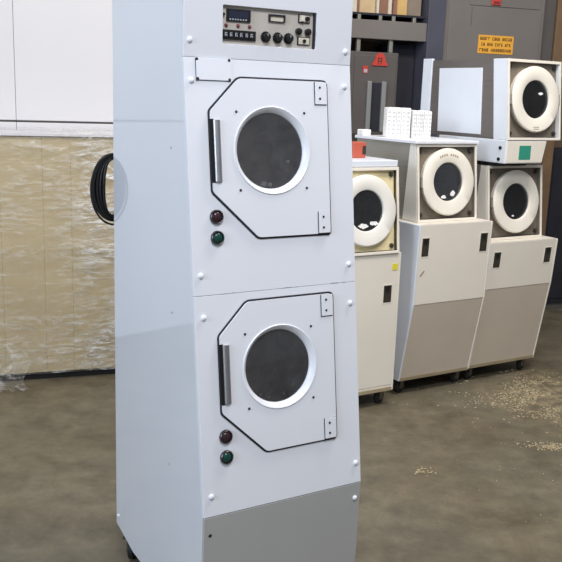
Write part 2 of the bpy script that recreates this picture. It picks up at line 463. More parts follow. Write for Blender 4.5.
# sloping front panels with their doors
def front_panel(zt, zb, dt):
    cz, ck = dt-.2011, .2651
    b = B()
    plate_hole(b, [(.0008, zb+.0008), (W-.0008, zb+.0008), (W-.0008, zt-.0003), (.0008, zt-.0003)], circ(ck, cz, .131), slope, -.011, .0)
    fp = obj('front_panel', b, M['white2'], root, bevel=.001)
    a, bb, h = .0699, .459, .4479
    pts = [(a+.0926, dt), (bb, dt), (bb, dt-h), (a+.1408, dt-h), (a, dt-h+.134), (a, dt-.0915)]
    rad = [.012, .016, .012, .01, .008, .008]
    b = B(); plate_hole(b, round_poly(offset_poly(pts, .0046), [r*1.2 for r in rad]), circ(ck, cz, .1305), slope, .0003, .0022)
    dr = obj('door', b, M['gasket'], root); dr['label'] = 'white clipped-corner door outlined by a black seal'
    b = B(); plate_hole(b, round_poly(offset_poly(pts, -.001), rad), circ(ck, cz, .1255), slope, .002, .0072)
    obj('door_panel', b, M['white2'], dr, bevel=.0015)
    g = lambda p, q, o: slope(ck+p, cz+q*CA, o)
    b = B(); lathe(b, [(.1255, -.002), (.1265, .0085), (.1245, .0105), (.122, .0095), (.1115, -.003), (.109, -.008), (.109, -.014), (.1255, -.014)], g, 96, close=True)
    obj('window_rim', b, M['white2'], dr, smooth=35)
    b = B(); prism(b, [(p, q) for p, q in circ(0, 0, .110, 64)], g, -.011, -.008)
    obj('window_glass', b, M['hazeglass'], dr)
    # drum behind the glass
    b = B(); lathe(b, [(.140, -.03), (.215, -.05), (.215, -.38), (.05, -.40), (.001, -.40)], g, 48)
    obj('drum', b, M['drum'], root, smooth=40)
    for an in (.4, 2.5, 4.6):
        Rp = Matrix.Rotation(an, 2); b = B()
        box(b, .155, .213, -.012, .012, -.36, -.06, lambda p, q, o: g(*(Rp @ Vector((p, q))), o))
        obj('drum_paddle', b, M['drum'], root)
    lint(root, g, [(-.012, -.094, .010), (.008, -.097, .008), (.072, -.030, .006)] if dt > 1.5 else [(-.05, -.085, .006), (.03, -.092, .005), (.062, -.07, .005), (-.02, -.098, .004)], -.030)
    # four screws about the window
    for kx, kz in ((.1515, cz+.108), (.376, cz+.108), (.377, cz-.109), (.156, cz-.110)):
        b = B(); dome(b, (kx, kz), .0040, slope, .0070, .003, 12); obj('door_screw', b, M['gasket'], dr, smooth=50)
    # hinges
    for z0, z1, kl in ((dt-.067, dt-.003, .4155), (dt-h+.003, dt-h+.066, .4155)):
        b = B(); box(b, kl-.0026, .4555, z0-.0026, z1+.0006, .0070, .0082, slope); hg = obj('hinge', b, M['gasket'], dr)
        b = B(); box(b, kl, .4555, z0, z1, .0075, .0100, slope); obj('hinge_leaf', b, M['white2'], hg, bevel=.001)
        for q in (.26, .76):
            b = B(); dome(b, (kl+.016, z0+(z1-z0)*q), .0038, slope, .0100, .002, 12); obj('hinge_screw', b, M['gasket'], hg, smooth=50)
    # half-round pull handle in a dark pocket
    z0, z1 = dt-.285, dt-.117
    b = B(); box(b, .0655, .0790, z0-.003, z1+.003, .0060, .0092, slope); hp = obj('handle_pocket', b, M['black'], dr)
    b = B()
    arc = [(.0772+.0112*(1-math.cos(t)), .0066+.0095*math.sin(t)) for t in [PI*i/10 for i in range(11)]]
    lo = [b.verts.new(slope(k, z0, o)) for k, o in arc]; hi = [b.verts.new(slope(k, z1, o)) for k, o in arc]
    for i in range(10): b.faces.new((lo[i], lo[i+1], hi[i+1], hi[i]))
    b.faces.new(lo); b.faces.new(hi); b.faces.new((lo[0], hi[0], hi[-1], lo[-1]))
    obj('door_handle', b, M['chrome'], dr, smooth=40)['label'] = 'brushed metal pull handle'
    return cz
for k, l in ((.086, .020), (.118, .012), (.29, .026), (.33, .010), (.455, .030), (.50, .012)):
    b = B(); z = ZM+.0012+.002*((k*37) % 1)
    prism(b, [(k, z), (k+l, z-.0005), (k+l*.9, z+.0010), (k+l*.1, z+.0013)], slope, .0003, .0007)
    obj('rubbed_mark', b, M['rub'], root)
cu = front_panel(Z1, ZM, 1.7322)
cl = front_panel(ZM, Z2, 1.1045)
for (kz, nm, mm) in ((1.349, 'red', 'red'), (1.2905, 'green', 'green'), (.7226, 'red', 'red'), (.6624, 'green', 'green')):
    b = B(); lathe(b, [(.0155, 0), (.0205, 0), (.0205, .006), (.018, .009), (.0155, .008)], lambda p, q, o, kz=kz: slope(.0792+p, kz+q, o), 32, close=True)
    bz = obj('pilot_button', b, M['bezel'], root, smooth=40); bz['label'] = 'dark %s push button in a metal ring' % nm
    b = B(); dome(b, (.0792, kz), .0160, slope, .001, .010, 28); obj('button_lens', b, M[mm], bz, smooth=50)
# access plate in the top corner
b = B(); box(b, .0345, .1405, 1.7215, 1.7815, .0003, .0012, slope); ap = obj('access_plate', b, M['gasket'], root); ap['label'] = 'small screwed-on white cover plate'
b = B(); box(b, .0362, .1425, 1.7232, 1.7835, .001, .004, slope); obj('plate_cover', b, M['white2'], ap, bevel=.001)
for kx, kz in ((.0385, 1.779), (.137, 1.779), (.039, 1.7265), (.1365, 1.7262)):
    b = B(); dome(b, (kx, kz), .0042, slope, .004, .002, 12); obj('plate_screw', b, M['gasket'], ap, smooth=50)
# white screw caps
for F, L in ((flat, [(.0185, 1.829), (.529, 1.823)]),
             (slope, [(.0205, 1.7216), (.5255, 1.720), (.0235, 1.188), (.5245, 1.187), (.0265, 1.070), (.526, 1.0665), (.0265, .556), (.531, .561)]),
             (low, [(.5292, .445)])):
    for c in L:
        b = B(); dome(b, c, .0080, F, .0, .0075, 20); obj('screw_cap', b, M['white2'], root, smooth=50)
b = B(); dome(b, (.021, .438), .0055, low, .0, .002, 14); obj('screw', b, M['gasket'], root, smooth=50)['label'] = 'dark screw'
for v, z in ((-.08, 1.534), (-.066, 1.051), (-.082, .563)):
    b = B(); dome(b, (v, z), .0045, lambda p, q, o: (-o, -p, q), .0, .002, 12); obj('side_screw', b, M['grey'], root, smooth=50)
b = B(); dome(b, (-.55, .165), .006, lambda p, q, o: (-o, -p, q), .0, .005, 12); obj('side_screw', b, M['white2'], root, smooth=50)
# grey foot panel
b = B(); prism(b, [(.0008, ZB), (W-.0008, ZB), (W-.0008, Z2-.0015), (.0008, Z2-.0015)], low, -.011, 0)
obj('foot_panel', b, M['grey'], root, bevel=.001)['label'] = 'plain grey lower front panel'
for x, y in ((.042, .515), (W-.042, .515), (.06, -.10), (W-.06, -.10)): caster(root, x, y, .04, ZB, .9 if y > 0 else .2)
b = B(); box(b, .016, .03, .573, .613, 1.430, 1.442); obj('cord_hook', b, M['oldsteel'], root)

# coiled power cord hanging on the back corner
MR = Matrix.Translation(root.location) @ Matrix.Rotation(YAW, 4, 'Z')
b = B()
pts = []
NS = 14
for j in range(NS*40):
    t = 2*PI*j/40; k = j//40; fr = (j % 40)/40
    def ex(k): return (-.044+.0124*(k % 5), (k//5)*.0115)
    a0, d0 = ex(k); a1, d1 = ex(min(k+1, NS-1))
    e0 = a0+(a1-a0)*fr; dd = d0+(d1-d0)*fr
    rr = .5+.5*abs(math.cos(t))                 # bundle is fattest at the sides
    pts.append(MR @ Vector((.018+(.074+e0*rr)*math.cos(t), .6225+dd*rr, 1.360+(.113+e0*.35)*math.sin(t))))
tube(b, pts, .0060, 6)
pts2 = [MR @ Vector((.018+.083*math.cos(t), .618, 1.352+.121*math.sin(t))) for t in [PI*.62+PI*.95*i/24 for i in range(25)]]
tube(b, pts2, .0035, 6)
tag(obj('power_cord', b, M['cord'], smooth=60), 'black power cord coiled in a loop on the left back edge of the tall dryer', 'cord')

# ================================================================== THE ROW OF BARE DRYER UNITS
RY = math.radians(30.5)
rx, ry = math.cos(RY), math.sin(RY)
def at(A, k, v): return (A[0]+rx*k+ry*v, A[1]+ry*k-rx*v)

def base_cabinet(A, label, ztop, zfold, prof, x0, x1, slots, depth=.5, steelfoot=True):
    """ pedestal: white above, greyer below, on casters. prof = v at top, fold, bottom """
    vt, vf, vb = prof; zb = .092
    r = thing('dryer_pedestal', label, 'pedestal', (*at(A, x0, 0), 0), RY, 'dryer pedestals in the row')
    w = x1-x0
    sd = [(-depth, ztop), (vt, ztop), (vt, ztop-.02), (vf, zfold), (vb, zb), (-depth, zb)]
    f = lambda v, z, k: (k, -v, z)
    # body shell: sides, top, back
    for a0, a1 in ((0, .012), (w-.012, w)):
        b = B(); prism(b, sd, f, a0, a1); obj('side_panel', b, M['paleblue'] if a0 == 0 else M['cream'], r, bevel=.004)  # left side bluer than the right: cool side light put into the colour
    b = B(); box(b, .012, w-.012, -vt+.004, depth, ztop-.012, ztop); obj('top_panel', b, M['cream'], r)
    b = B(); box(b, .012, w-.012, depth-.012, depth, zb, ztop-.012); obj('back_panel', b, M['oldsteel'], r)
    b = B(); box(b, .012, w-.012, -vb+.012, depth-.012, zb, zb+.014); obj('base_tray', b, M['oldsteel'], r)
    def fr(k, z, o):
        v = vt+(vf-vt)*(ztop-z)/(ztop-zfold) if z >= zfold else vf+(vb-vf)*(zfold-z)/(zfold-zb)
        return (k, -v-o, z)
    b = B(); prism(b, [(.012, zfold), (w-.012, zfold), (w-.012, ztop), (.012, ztop)], fr, -.012, -.001)
    obj('upper_panel', b, M['cream'], r, bevel=.002)
    b = B(); prism(b, [(.012, zb+.02), (w-.012, zb+.02), (w-.012, zfold-.001), (.012, zfold-.001)], fr, -.014, -.003)
    lp = obj('lower_panel', b, M['creamgrey'] if steelfoot else M['cream'], r)
    if steelfoot: lp['label'] = 'plain warm grey lower panel'
    b = B(); prism(b, [(.012, zb), (w-.012, zb), (w-.012, zb+.019), (.012, zb+.019)], fr, -.014, .001)
    obj('bottom_rail', b, M['rail'], r)
    for k0, k1, z0, z1 in slots:
        b = B(); prism(b, [(k0-.006-x0, z0-.006), (k1+.006-x0, z0-.006), (k1+.006-x0, z1+.006), (k0-.006-x0, z1+.006)], fr, -.004, .0006)
        sl = obj('recessed_grip', b, M['cream'], r)
        b = B(); prism(b, [(k0-x0, z0), (k1-x0, z0), (k1-x0, z1), (k0-x0, z1)], fr, -.003, .0012); obj('grip_recess', b, M['slot'], sl)
        b = B(); km = (k0+k1)/2-x0
        prism(b, [(km-.012, z1-.034), (km+.012, z1-.034), (km+.012, z1-.004), (km-.012, z1-.004)], fr, .001, .003); obj('grip_latch', b, M['black'], sl)
    for kx, y in ((.055, -vb+.06), (w-.055, -vb+.06), (.055, depth-.07), (w-.055, depth-.07)):
        caster(r, kx, y, .041, zb, .35 if y < .2 else 1.2)
    return r, fr

A1 = (.448, 4.429); A2 = (.697, 4.688); A3 = (1.163, 4.978)
pl, fl = base_cabinet(A1, 'cream pedestal half hidden behind the tall dryer, with a yellow sticker', .877, .125, (0, 0, 0), -.30, .235, [(.128, .18, .605, .70)], .5, False)
b = B(); prism(b, [(.195-.018+.30, .782), (.195+.018+.30, .782), (.195+.018+.30, .818), (.195-.018+.30, .818)], fl, -.001, .001); obj('sticker', b, M['yellow'], pl)['label'] = 'small yellow sticker'
pm, fm = base_cabinet(A2, 'tallest cream pedestal with two grips, under the dryer topped by white filter blocks', 1.02, .565, (.10, .085, 0), 0, .54, [(.028, .076, .843, .945), (.455, .508, .847, .953)], .5)
b = B(); prism(b, [(.03, .735), (.036, .728), (.062, .757), (.056, .764)], fm, -.001, .0008); obj('scuff_mark', b, M['scuff'], pm)
pr, frr = base_cabinet(A3, 'right-hand cream pedestal with two dark grips, at the end of the row', .885, .602, (.10, .08, 0), 0, .56, [(.042, .094, .736, .828), (.46, .512, .741, .833)], .5)

TL = .115                     # fronts lean: bottom further out than the top
def dryer_unit(A, label, k0, k1, z0, z1, vtop, depth, facemat, ringmat, sidekind, lid, spots):
    """bare dryer drum unit: open steel box, face plate, white ring, glass"""
    w = k1-k0; h = z1-z0
    r = thing('dryer_unit', label, 'dryer', (*at(A, k0, 0), z0), RY, 'bare dryer units in the row')
    vb = vtop+TL*h
    def fr(k, z, o=0): return (k, -(vb-TL*z)-o, z)
    sd = [(-depth, 0), (vb, 0), (vtop, h), (-depth, h)]
    f = lambda v, z, k: (k, -v, z)
    if sidekind == 'panel':
        # white front collar, steel band, inset white sheet, white back flange
        for a0, a1, sgn in ((0, .014, -1), (w-.014, w, 1)):
            b = B(); prism(b, [(-depth+.09, .001), (vb-.11, .001), (vtop-.11, h-.001), (-depth+.09, h-.001)], f, a0, a1); obj('side_panel', b, M['taupesteel'], r)
            b = B(); prism(b, [(vb-.11, 0), (vb, 0), (vtop, h), (vtop-.11, h)], f, a0, a1); obj('front_collar', b, M['paleblue'], r, bevel=.002)
            xa = (-.006, 0) if sgn < 0 else (w, w+.006)
            b = B(); prism(b, [(-depth+.18, .02), (vb-.215, .02), (vtop-.19, h-.05), (-depth+.16, h-.05)], f, *xa); obj('side_sheet', b, M['paleblue'], r, bevel=.002)
            b = B(); prism(b, [(-depth, 0), (-depth+.085, 0), (-depth+.085, h+.01), (-depth, h+.01)], f, xa[0] if sgn < 0 else a0, a1 if sgn < 0 else xa[1]); obj('back_flange', b, M['paleblue'], r, bevel=.002)
    else:
        for a0, a1 in ((0, .012), (w-.012, w)):
            b = B(); prism(b, sd, f, a0, a1); obj('side_panel', b, M['steel' if sidekind == 'steel' else 'oldsteel'], r)
        if sidekind == 'steel':
            b = B(); prism(b, [(vb-.13, .002), (vb, .002), (vtop, h-.002), (vtop-.05, h-.002)], f, -.003, .0); obj('front_collar', b, M['ringcool'], r, bevel=.001)
    b = B(); prism(b, [(-depth, h-.012), (vtop, h-.012), (vtop, h), (-depth, h)], f, .014, w-.014); obj('top_panel', b, M['oldsteel'], r)
    b = B(); prism(b, [(-depth, 0), (vb, 0), (vb, .012), (-depth, .012)], f, .014, w-.014); obj('bottom_panel', b, M['oldsteel'], r)
    b = B(); prism(b, [(-depth, .012), (-depth+.012, .012), (-depth+.012, h-.012), (-depth, h-.012)], f, .014, w-.014); obj('back_panel', b, M['oldsteel'], r)
    # white lip round the open front
    b = B(); plate_hole(b, [(0, 0), (w, 0), (w, h), (0, h)], [(.014, .014), (w-.014, .014), (w-.014, h-.016), (.014, h-.016)], fr, .0005, .008)
    obj('front_lip', b, M['cream'], r, bevel=.0015)
    ck, cz = w/2, h/2+.005
    R = .188
    # recessed face plate
    b = B(); plate_hole(b, [(.015, .014), (w-.015, .014), (w-.015, h-.015), (.015, h-.015)], circ(ck, cz, .150), fr, -.030, -.020)
    obj('face_plate', b, facemat, r)
    g = lambda p, q, o: fr(ck+p, cz+q, o)
    b = B(); lathe(b, [(.150, -.02), (R-.008, -.02), (R-.004, .0), (R, .008), (R-.001, .015), (R-.008, .0195), (.116, .018), (.110, .015), (.1075, .009), (.1075, -.006), (.150, -.006)], g, 80, close=True)
    obj('door_ring', b, ringmat, r, smooth=35)
    b = B(); prism(b, circ(0, 0, .108, 56), g, .0, .004); obj('window_glass', b, M['glass'], r)
    b = B(); lathe(b, [(.150, -.02), (.150, -.03), (.19, -.05), (.19, -.36), (.001, -.37)], g, 40); obj('drum', b, M['drumdark'], r, smooth=40)
    for an in (.3, 2.4, 4.5):
        Rm = Matrix.Rotation(an, 2); b = B()
        box(b, .13, .188, -.012, .012, -.34, -.06, lambda p, q, o: g(*(Rm @ Vector((p, q))), o))
        obj('drum_paddle', b, M['drumdark'], r)
    for q, (sx_, sy_, hx_, hy_) in enumerate(spots): painted_glint(r, g, sx_, sy_, hx_, hy_, .0045, q+int(k0*1000))
    for kx, kz in ((.036, .038), (w-.036, .038), (.036, h-.04), (w-.036, h-.04)):
        b = B(); disc(b, (kx, kz), .013, fr, -.02, -.012, 16); disc(b, (kx, kz), .007, fr, -.012, -.004, 12)
        obj('corner_bolt', b, M['oldsteel'] if facemat is M['faceyellow'] else M['slot'], r, smooth=40)
    for s in (-1, 1):
        b = B(); box(b, ck+s*(R+.004)-.006, ck+s*(R+.004)+.006, cz-.03, cz+.03, -.02, .012, fr); obj('ring_clamp', b, M['steel'], r, bevel=.002)
    if lid:
        b = B(); box(b, -.02, w+.005, -vtop-.02, depth, h+.0005, h+.018); obj('lid', b, M['white2'], r, bevel=.003)
    return r, fr

dl, _ = dryer_unit(A1, 'bare dryer unit with yellowed cream front, half hidden by the tall dryer', -.22, .212, .878, 1.335, -.05, .5, M['faceyellow'], M['ringcool'], 'old', False, [(-.02, -.080, .034, .016), (.050, -.068, .030, .014)])
b = B(); box(b, .0, .432, .052, .5, .4575, .492); obj('cover_sheet', b, M['paleblue'], dl, bevel=.004)
dm, f2 = dryer_unit(A2, 'bare dryer unit in the middle of the row, white lid loaded with filter blocks', .048, .485, 1.021, 1.452, -.035, .60, M['face'], M['ring'], 'steel', True, [(.036, -.066, .020, .018), (-.030, -.084, .020, .012)])
dr, f3 = dryer_unit(A3, 'bare dryer unit below the console with the teal sticker, on the right pedestal', .05, .498, .886, 1.325, -.035, .5, M['face'], M['ring'], 'steel', False, [(-.02, -.086, .010, .006)])
dt, f4 = dryer_unit(A3, 'topmost bare dryer unit, stacked on the console at the right end of the row', .053, .48, 1.482, 1.935, .05, .68, M['face'], M['ring'], 'panel', False, [(.046, .034, .022, .009)])
# lettering-like rating marks on two of the rings
b = B()
for i in range(9):
    a = PI*.5+(4-i)*.105
    f5 = lambda p, q, o, a=a: f2(.2185+math.cos(a)*(.152+q)+math.sin(a)*p, .2205+math.sin(a)*(.152+q)-math.cos(a)*p, o)
    if i != 4: box(b, -.005, .005, -.006, .006, .0185, .0193, f5)
obj('ring_marking', b, M['scuff'], dm)
b = B()
for i in range(3): box(b, .19, .235, .072-i*.011, .077-i*.011, .0185, .0193, f4)
obj('ring_marking', b, M['scuff'], dt)

# console between the two right-hand units
cs = thing('control_console', 'flat white control console with a teal sticker, sandwiched between two bare dryer units', 'console', (*at(A3, .048, 0), 1.3255), RY)
b = B(); prism(b, [(.0, .022), (.0, .155), (.325, .155), (.298, .022)], lambda k, z, o: (k, -o, z), -.48, .105)
obj('housing', b, M['paleblue'], cs, bevel=.004)
b = B(); prism(b, [(.006, .026), (.006, .150), (.318, .150), (.293, .026)], lambda k, z, o: (k, -o, z), .1, .108)
obj('front_plate', b, M['cream'], cs, bevel=.002)
b = B(); box(b, .02, .28, .0, .46, .0, .022); obj('foot', b, M['dark'], cs)
b = B(); box(b, .103, .195, -.1095, -.1075, .045, .125); obj('sticker', b, M['teal'], cs)['label'] = 'teal green sticker'
for v, z in ((.055, .045), (.062, .11)):
    b = B(); disc(b, (v, z), .010, lambda p, q, o: (-o, -p, q), 0, .006, 16); obj('side_knob', b, M['black'], cs)

# white filter blocks, box and red box standing on the units
def filter_block(label, k, v, w, d, h):
    r = thing('filter_block', label, 'filter', (*at(A2, k, v), 1.4705), .10, 'white filter blocks on the middle dryer')
    b = B()
    n = 5
    for i in range(n):    # soft pleats side by side
        x0 = w*i/n+.0015; x1 = w*(i+1)/n-.0015; hh = h*(1-.02*random.random())
        prism(b, round_poly([(x0, 0), (x1, 0), (x1, hh), (x0, hh)], [.004, .004, .008, .008], 3), lambda p, q, o: (p, o, q), random.uniform(0, .006), d-random.uniform(0, .006))
    obj('pleats', b, M['paper'], r)
    b = B()
    for i in range(n):
        for j in range(6):
            x = w*(i+.5)/n; z = h*(.14+.14*j)
            box(b, x-w*.055, x+w*.055, -.001, .008, z-.005, z+.005)
    obj('air_slots', b, M['papershade'], r)
    return r
filter_block('wide white slotted filter block, left one on the middle dryer lid', .062, -.335, .142, .10, .172)
filter_block('narrow white slotted filter block beside the upright white flange', .190, -.255, .110, .09, .160)
b = B(); x, y = at(A2, .06, -.55)
Rz = Matrix.Translation((x, y, 1.4705)) @ Matrix.Rotation(RY, 4, 'Z')
box(b, -.03, .03, -.03, .03, 0, .035, lambda a, c, d: tuple(Rz @ Vector((a, c, d))))
tag(obj('carton', b, M['paper'], bevel=.004), 'tiny white box at the left back end of the middle dryer lid', 'box')
x, y = at(A1, .07, -.24)
rb = thing('switch_box', 'small orange-red box standing on the half-hidden dryer unit beside the tall dryer', 'box', (x, y, 1.3705), RY)
b = B(); box(b, -.042, .042, -.03, .05, 0, .085); obj('body', b, M['orange'], rb, bevel=.004)
b = B(); box(b, .043, .046, -.015, .012, .03, .06); box(b, .018, .04, -.032, -.029, .02, .065); obj('dark_opening', b, M['slot'], rb)

# ================================================================== BACK OF THE WORKSHOP
TH = math.radians(18.6)
tx, ty = math.cos(TH), math.sin(TH)
def wp(u, dpt): return (tx*u - ty*dpt, ty*u + tx*dpt)     # along the wall, away from the camera
WR = lambda u, dpt, z=0: Matrix.Translation((*wp(u, dpt), z)) @ Matrix.Rotation(TH, 4, 'Z')
def wthing(name, label, cat, u, d, group=None, z=0): return thing(name, label, cat, (*wp(u, d), z), TH, group)
def wmesh(name, m, u0, u1, d0, d1, z0, z1, label, cat, group=None, bevel=.004):
    r = WR(u0, d0, z0); b = B(); box(b, 0, u1-u0, 0, d1-d0, 0, z1-z0)
    o = obj(name, b, m, bevel=bevel); o.matrix_world = r
    return tag(o, label, cat, group)

# switchgear cabinet with the red emblem
c = wthing('breaker_cabinet', 'dark taupe breaker cabinet with red emblem and two upright handles', 'cabinet', 1.95, 5.8)
b = B(); box(b, 0, .845, 0, .4, 0, 2.015); obj('body', b, M['taupedark'], c, bevel=.006)
b = B(); box(b, .50, .83, -.006, 0, .2, 1.99); obj('door', b, M['taupedark'], c, bevel=.003)
b = B()
dm_ = [(.644, 1.945)]+[(.694+.040*math.cos(t), 1.965+.046*math.sin(t)) for t in [PI-PI*i/12 for i in range(13)]]+[(.744, 1.945), (.756, 1.930), (.756, 1.920), (.632, 1.920), (.632, 1.930)]
prism(b, dm_, lambda p, q, o: (p, -o, q), .006, .016); em = obj('emblem', b, M['redtag'], c); em['label'] = 'red domed emblem'
b = B(); box(b, .675, .681, -.0175, -.0155, 1.930, 1.975); box(b, .681, .708, -.0175, -.0155, 1.969, 1.975); box(b, .702, .708, -.0175, -.0155, 1.952, 1.975); box(b, .681, .708, -.0175, -.0155, 1.950, 1.955); box(b, .697, .703, -.0175, -.0155, 1.930, 1.950); obj('emblem_lettering', b, M['slot'], em)
b = B(); box(b, .563, .605, -.010, -.006, 1.865, 1.915); lb = obj('warning_label', b, M['redtag'], c)
b = B(); box(b, .572, .598, -.0112, -.010, 1.868, 1.893); obj('label_text', b, M['key'], lb)
b = B(); box(b, .633, .735, -.008, -.004, 1.45, 1.80); obj('handle_slot', b, M['dark'], c)
for x in (.600, .715):
    b = B(); box(b, x, x+.034, -.03, -.006, 1.45, 1.81); obj('upright_handle', b, M['silver'], c, bevel=.004)
b = B(); box(b, .48, .84, -.05, -.006, 1.37, 1.445); obj('bottom_sill', b, M['oldsteel'], c, bevel=.004)

# rack beam, posts and the boards on it
bt = wthing('storage_rack', 'taupe steel rack beam holding upright boards above the breaker cabinet', 'rack', 1.95, 5.8)
b = B(); box(b, 0, 1.075, 0, .06, 2.105, 2.235); obj('beam', b, M['taupe'], bt, bevel=.004)
b = B(); box(b, 0, 1.075, .34, .4, 2.105, 2.235); obj('beam', b, M['taupe'], bt, bevel=.004)
b = B(); box(b, 0, 1.075, .06, .34, 2.19, 2.235); obj('deck', b, M['dark'], bt)
b = B(); box(b, 0, 1.075, .03, .38, 2.270, 2.285); obj('shelf', b, M['dark'], bt)
for x in (.24, .535, .79): 
    b = B(); box(b, x-.014, x+.014, .02, .05, 2.016, 2.105); obj('foot_post', b, M['steel'], bt, bevel=.003)
for x in (.24, .53, .695, .80, .965):
    b = B(); box(b, x-.012, x+.012, .02, .045, 2.235, 2.270); obj('spacer_post', b, M['steel'], bt, bevel=.003)
bd = [(2.30, 2.466, 'palewood', 'pale board at the left end of the rack above the breaker cabinet'),
      (2.468, 2.492, 'redwood', 'thin brown slat upright between the pale board and the wide tan board on the rack'),
      (2.495, 2.618, 'tan', 'wide tan board upright on the rack'),
      (2.621, 2.640, 'palewood', 'thin pale slat between the tan board and the brown board on the rack'),
      (2.645, 2.715, 'redwood', 'brown board upright in the middle of the rack'),
      (2.718, 2.750, 'palewood', 'thin pale slat between the two brown boards on the rack'),
      (2.753, 2.780, 'redwood', 'narrow red-brown board upright beside the yellow-tan board on the rack'),
      (2.784, 2.866, 'yellowwood', 'yellow-tan board upright on the rack'),
      (2.870, 2.985, 'greywood', 'grey-brown board upright at the right end of the rack')]
for i, (a0, a1, mm, lab) in enumerate(bd):
    wmesh('board', M[mm], a0, a1, 5.845+.012*(i % 3), 6.0, 2.2855, 2.85+.05*(i % 2), lab, 'board', 'boards on the rack', .002)

# slate column, big grey enclosure, sign
wmesh('column', M['navy'], 3.005, 3.145, 5.78, 6.05, 0, 3.1, 'dark slate-blue steel column beside the big grey enclosure', 'column')
wmesh('gap_shade_block', M['dark'], 2.80, 3.0, 5.95, 6.25, 0, 2.09, 'narrow blue-black block added as shade filling the gap between breaker cabinet and slate column', 'cabinet')  # dark block added to stand for the shaded recess
g = wthing('electrical_enclosure', 'big taupe-grey electrical enclosure with an orange-yellow sign', 'cabinet', 3.15, 5.8)
b = B(); box(b, 0, .845, 0, .42, 0, 3.0); obj('body', b, M['taupe'], g, bevel=.006)
b = B(); box(b, .20, .80, -.006, 0, 2.385, 2.95); obj('upper_door', b, M['taupe'], g, bevel=.003)
b = B(); box(b, .03, .815, -.008, 0, .25, 2.375); obj('lower_door', b, M['taupe'], g, bevel=.003)
b = B(); box(b, .212, .216, -.0095, -.008, 2.24, 2.37); obj('door_latch', b, M['taupedark'], g)
b = B(); box(b, .372, .450, -.018, -.006, 2.395, 2.48); rt = obj('red_tag', b, M['redtag'], g, bevel=.004); 
b = B(); box(b, .385, .437, -.0195, -.018, 2.375+.03, 2.42); obj('tag_text', b, M['brownred'], rt)
b = B(); box(b, .285, .587, -.011, -.008, 2.046, 2.178); sg = obj('warning_sign', b, M['sign'], g); sg['label'] = 'orange-yellow sign with three lines of dark print'
b = B()
for row, (zc, words) in enumerate(((2.153, (5, 4, 5)), (2.112, (2, 3, 4, 3)), (2.071, (4, 9)))):
    x = .297; tot = sum(words)+len(words)-1; st = .278/tot if row != 1 else .255/tot
    if row == 1: x = .31
    for wl in words:
        for i in range(wl):
            q = random.random()
            box(b, x+.1*st, x+.3*st, -.0118, -.011, zc-.011, zc+.011)
            if q < .7: box(b, x+.3*st, x+.85*st, -.0118, -.011, zc+.006, zc+.011)
            if q > .3: box(b, x+.3*st, x+.85*st, -.0118, -.011, zc-.003, zc+.002)
            if .2 < q < .8: box(b, x+.3*st, x+.85*st, -.0118, -.011, zc-.011, zc-.006)
            if q > .5: box(b, x+.65*st, x+.85*st, -.0118, -.011, zc-.011, zc+.011)
            x += st
        x += st
obj('sign_print', b, M['signink'], sg)
wmesh('conduit_duct', M['taupedark'], 4.0, 4.115, 5.83, 6.1, 0, 3.0, 'dark taupe duct running up the right side of the big grey enclosure', 'duct')
wmesh('timber_post', M['post'], 4.125, 4.215, 5.82, 5.95, 0, 3.1, 'weathered brown timber post at the far right', 'post')
lk = wthing('locker', 'low near-black locker at the far right edge behind the timber post', 'cabinet', 4.225, 5.86)
b = B(); box(b, 0, .9, 0, .4, .06, 1.33); obj('body', b, M['dark'], lk, bevel=.006)
b = B(); box(b, .03, .43, -.008, 0, .1, 1.3); obj('door', b, M['dark'], lk, bevel=.004)
b = B(); box(b, .46, .87, -.008, 0, .1, 1.3); obj('door', b, M['dark'], lk, bevel=.004)
b = B(); box(b, .02, .88, .02, .38, 0, .06); obj('plinth', b, M['taupedark'], lk)

# white panels behind the wrapped crate
for a0, a1, lab in ((-3.6, .1138, 'white wall panel at the far left edge behind the wrapped load'), (.1155, 1.93, 'wide white wall panel behind the wrapped load and tall dryer')):
    r = wthing('wall_panel', lab, 'panel', a0, 5.37, 'white panels behind the wrapped load')
    w = a1-a0
    b = B(); box(b, 0, w, 0, .06, 1.492, 3.1); obj('sheet', b, M['sheet'], r, bevel=.003)
    b = B(); box(b, 0, w, 0, .06, 0, 1.48); obj('lower_sheet', b, M['sheet'], r, bevel=.003)
    b = B(); box(b, 0, w, .012, .05, 1.48, 1.492); obj('joint_strip', b, M['taupedark'], r)

# wrapped load on a pallet
ld = wthing('wrapped_pallet_load', 'brown cardboard load wrapped in clear stretch film on a pallet', 'pallet load', -.75, 4.94)
lw = 1.80
b = B()
for d in (.02, .14, .26): box(b, 0, lw, d+.03, d+.12, 0, .035)
for i in range(9): box(b, i*.2, i*.2+.14, .03, .40, .035, .05)
obj('pallet', b, M['pallet'], ld)
for x0, x1, z0, z1 in ((0, .755, .052, 1.10), (.755, .985, .052, 1.42), (.985, 1.14, .052, 1.42), (1.14, lw, .052, 1.42), (0, .755, 1.10, 1.42)):
    b = B(); box(b, x0+.0002, x1-.0002, .012, .39, z0, z1)
    obj('carton', b, M['carton'], ld, bevel=.002)
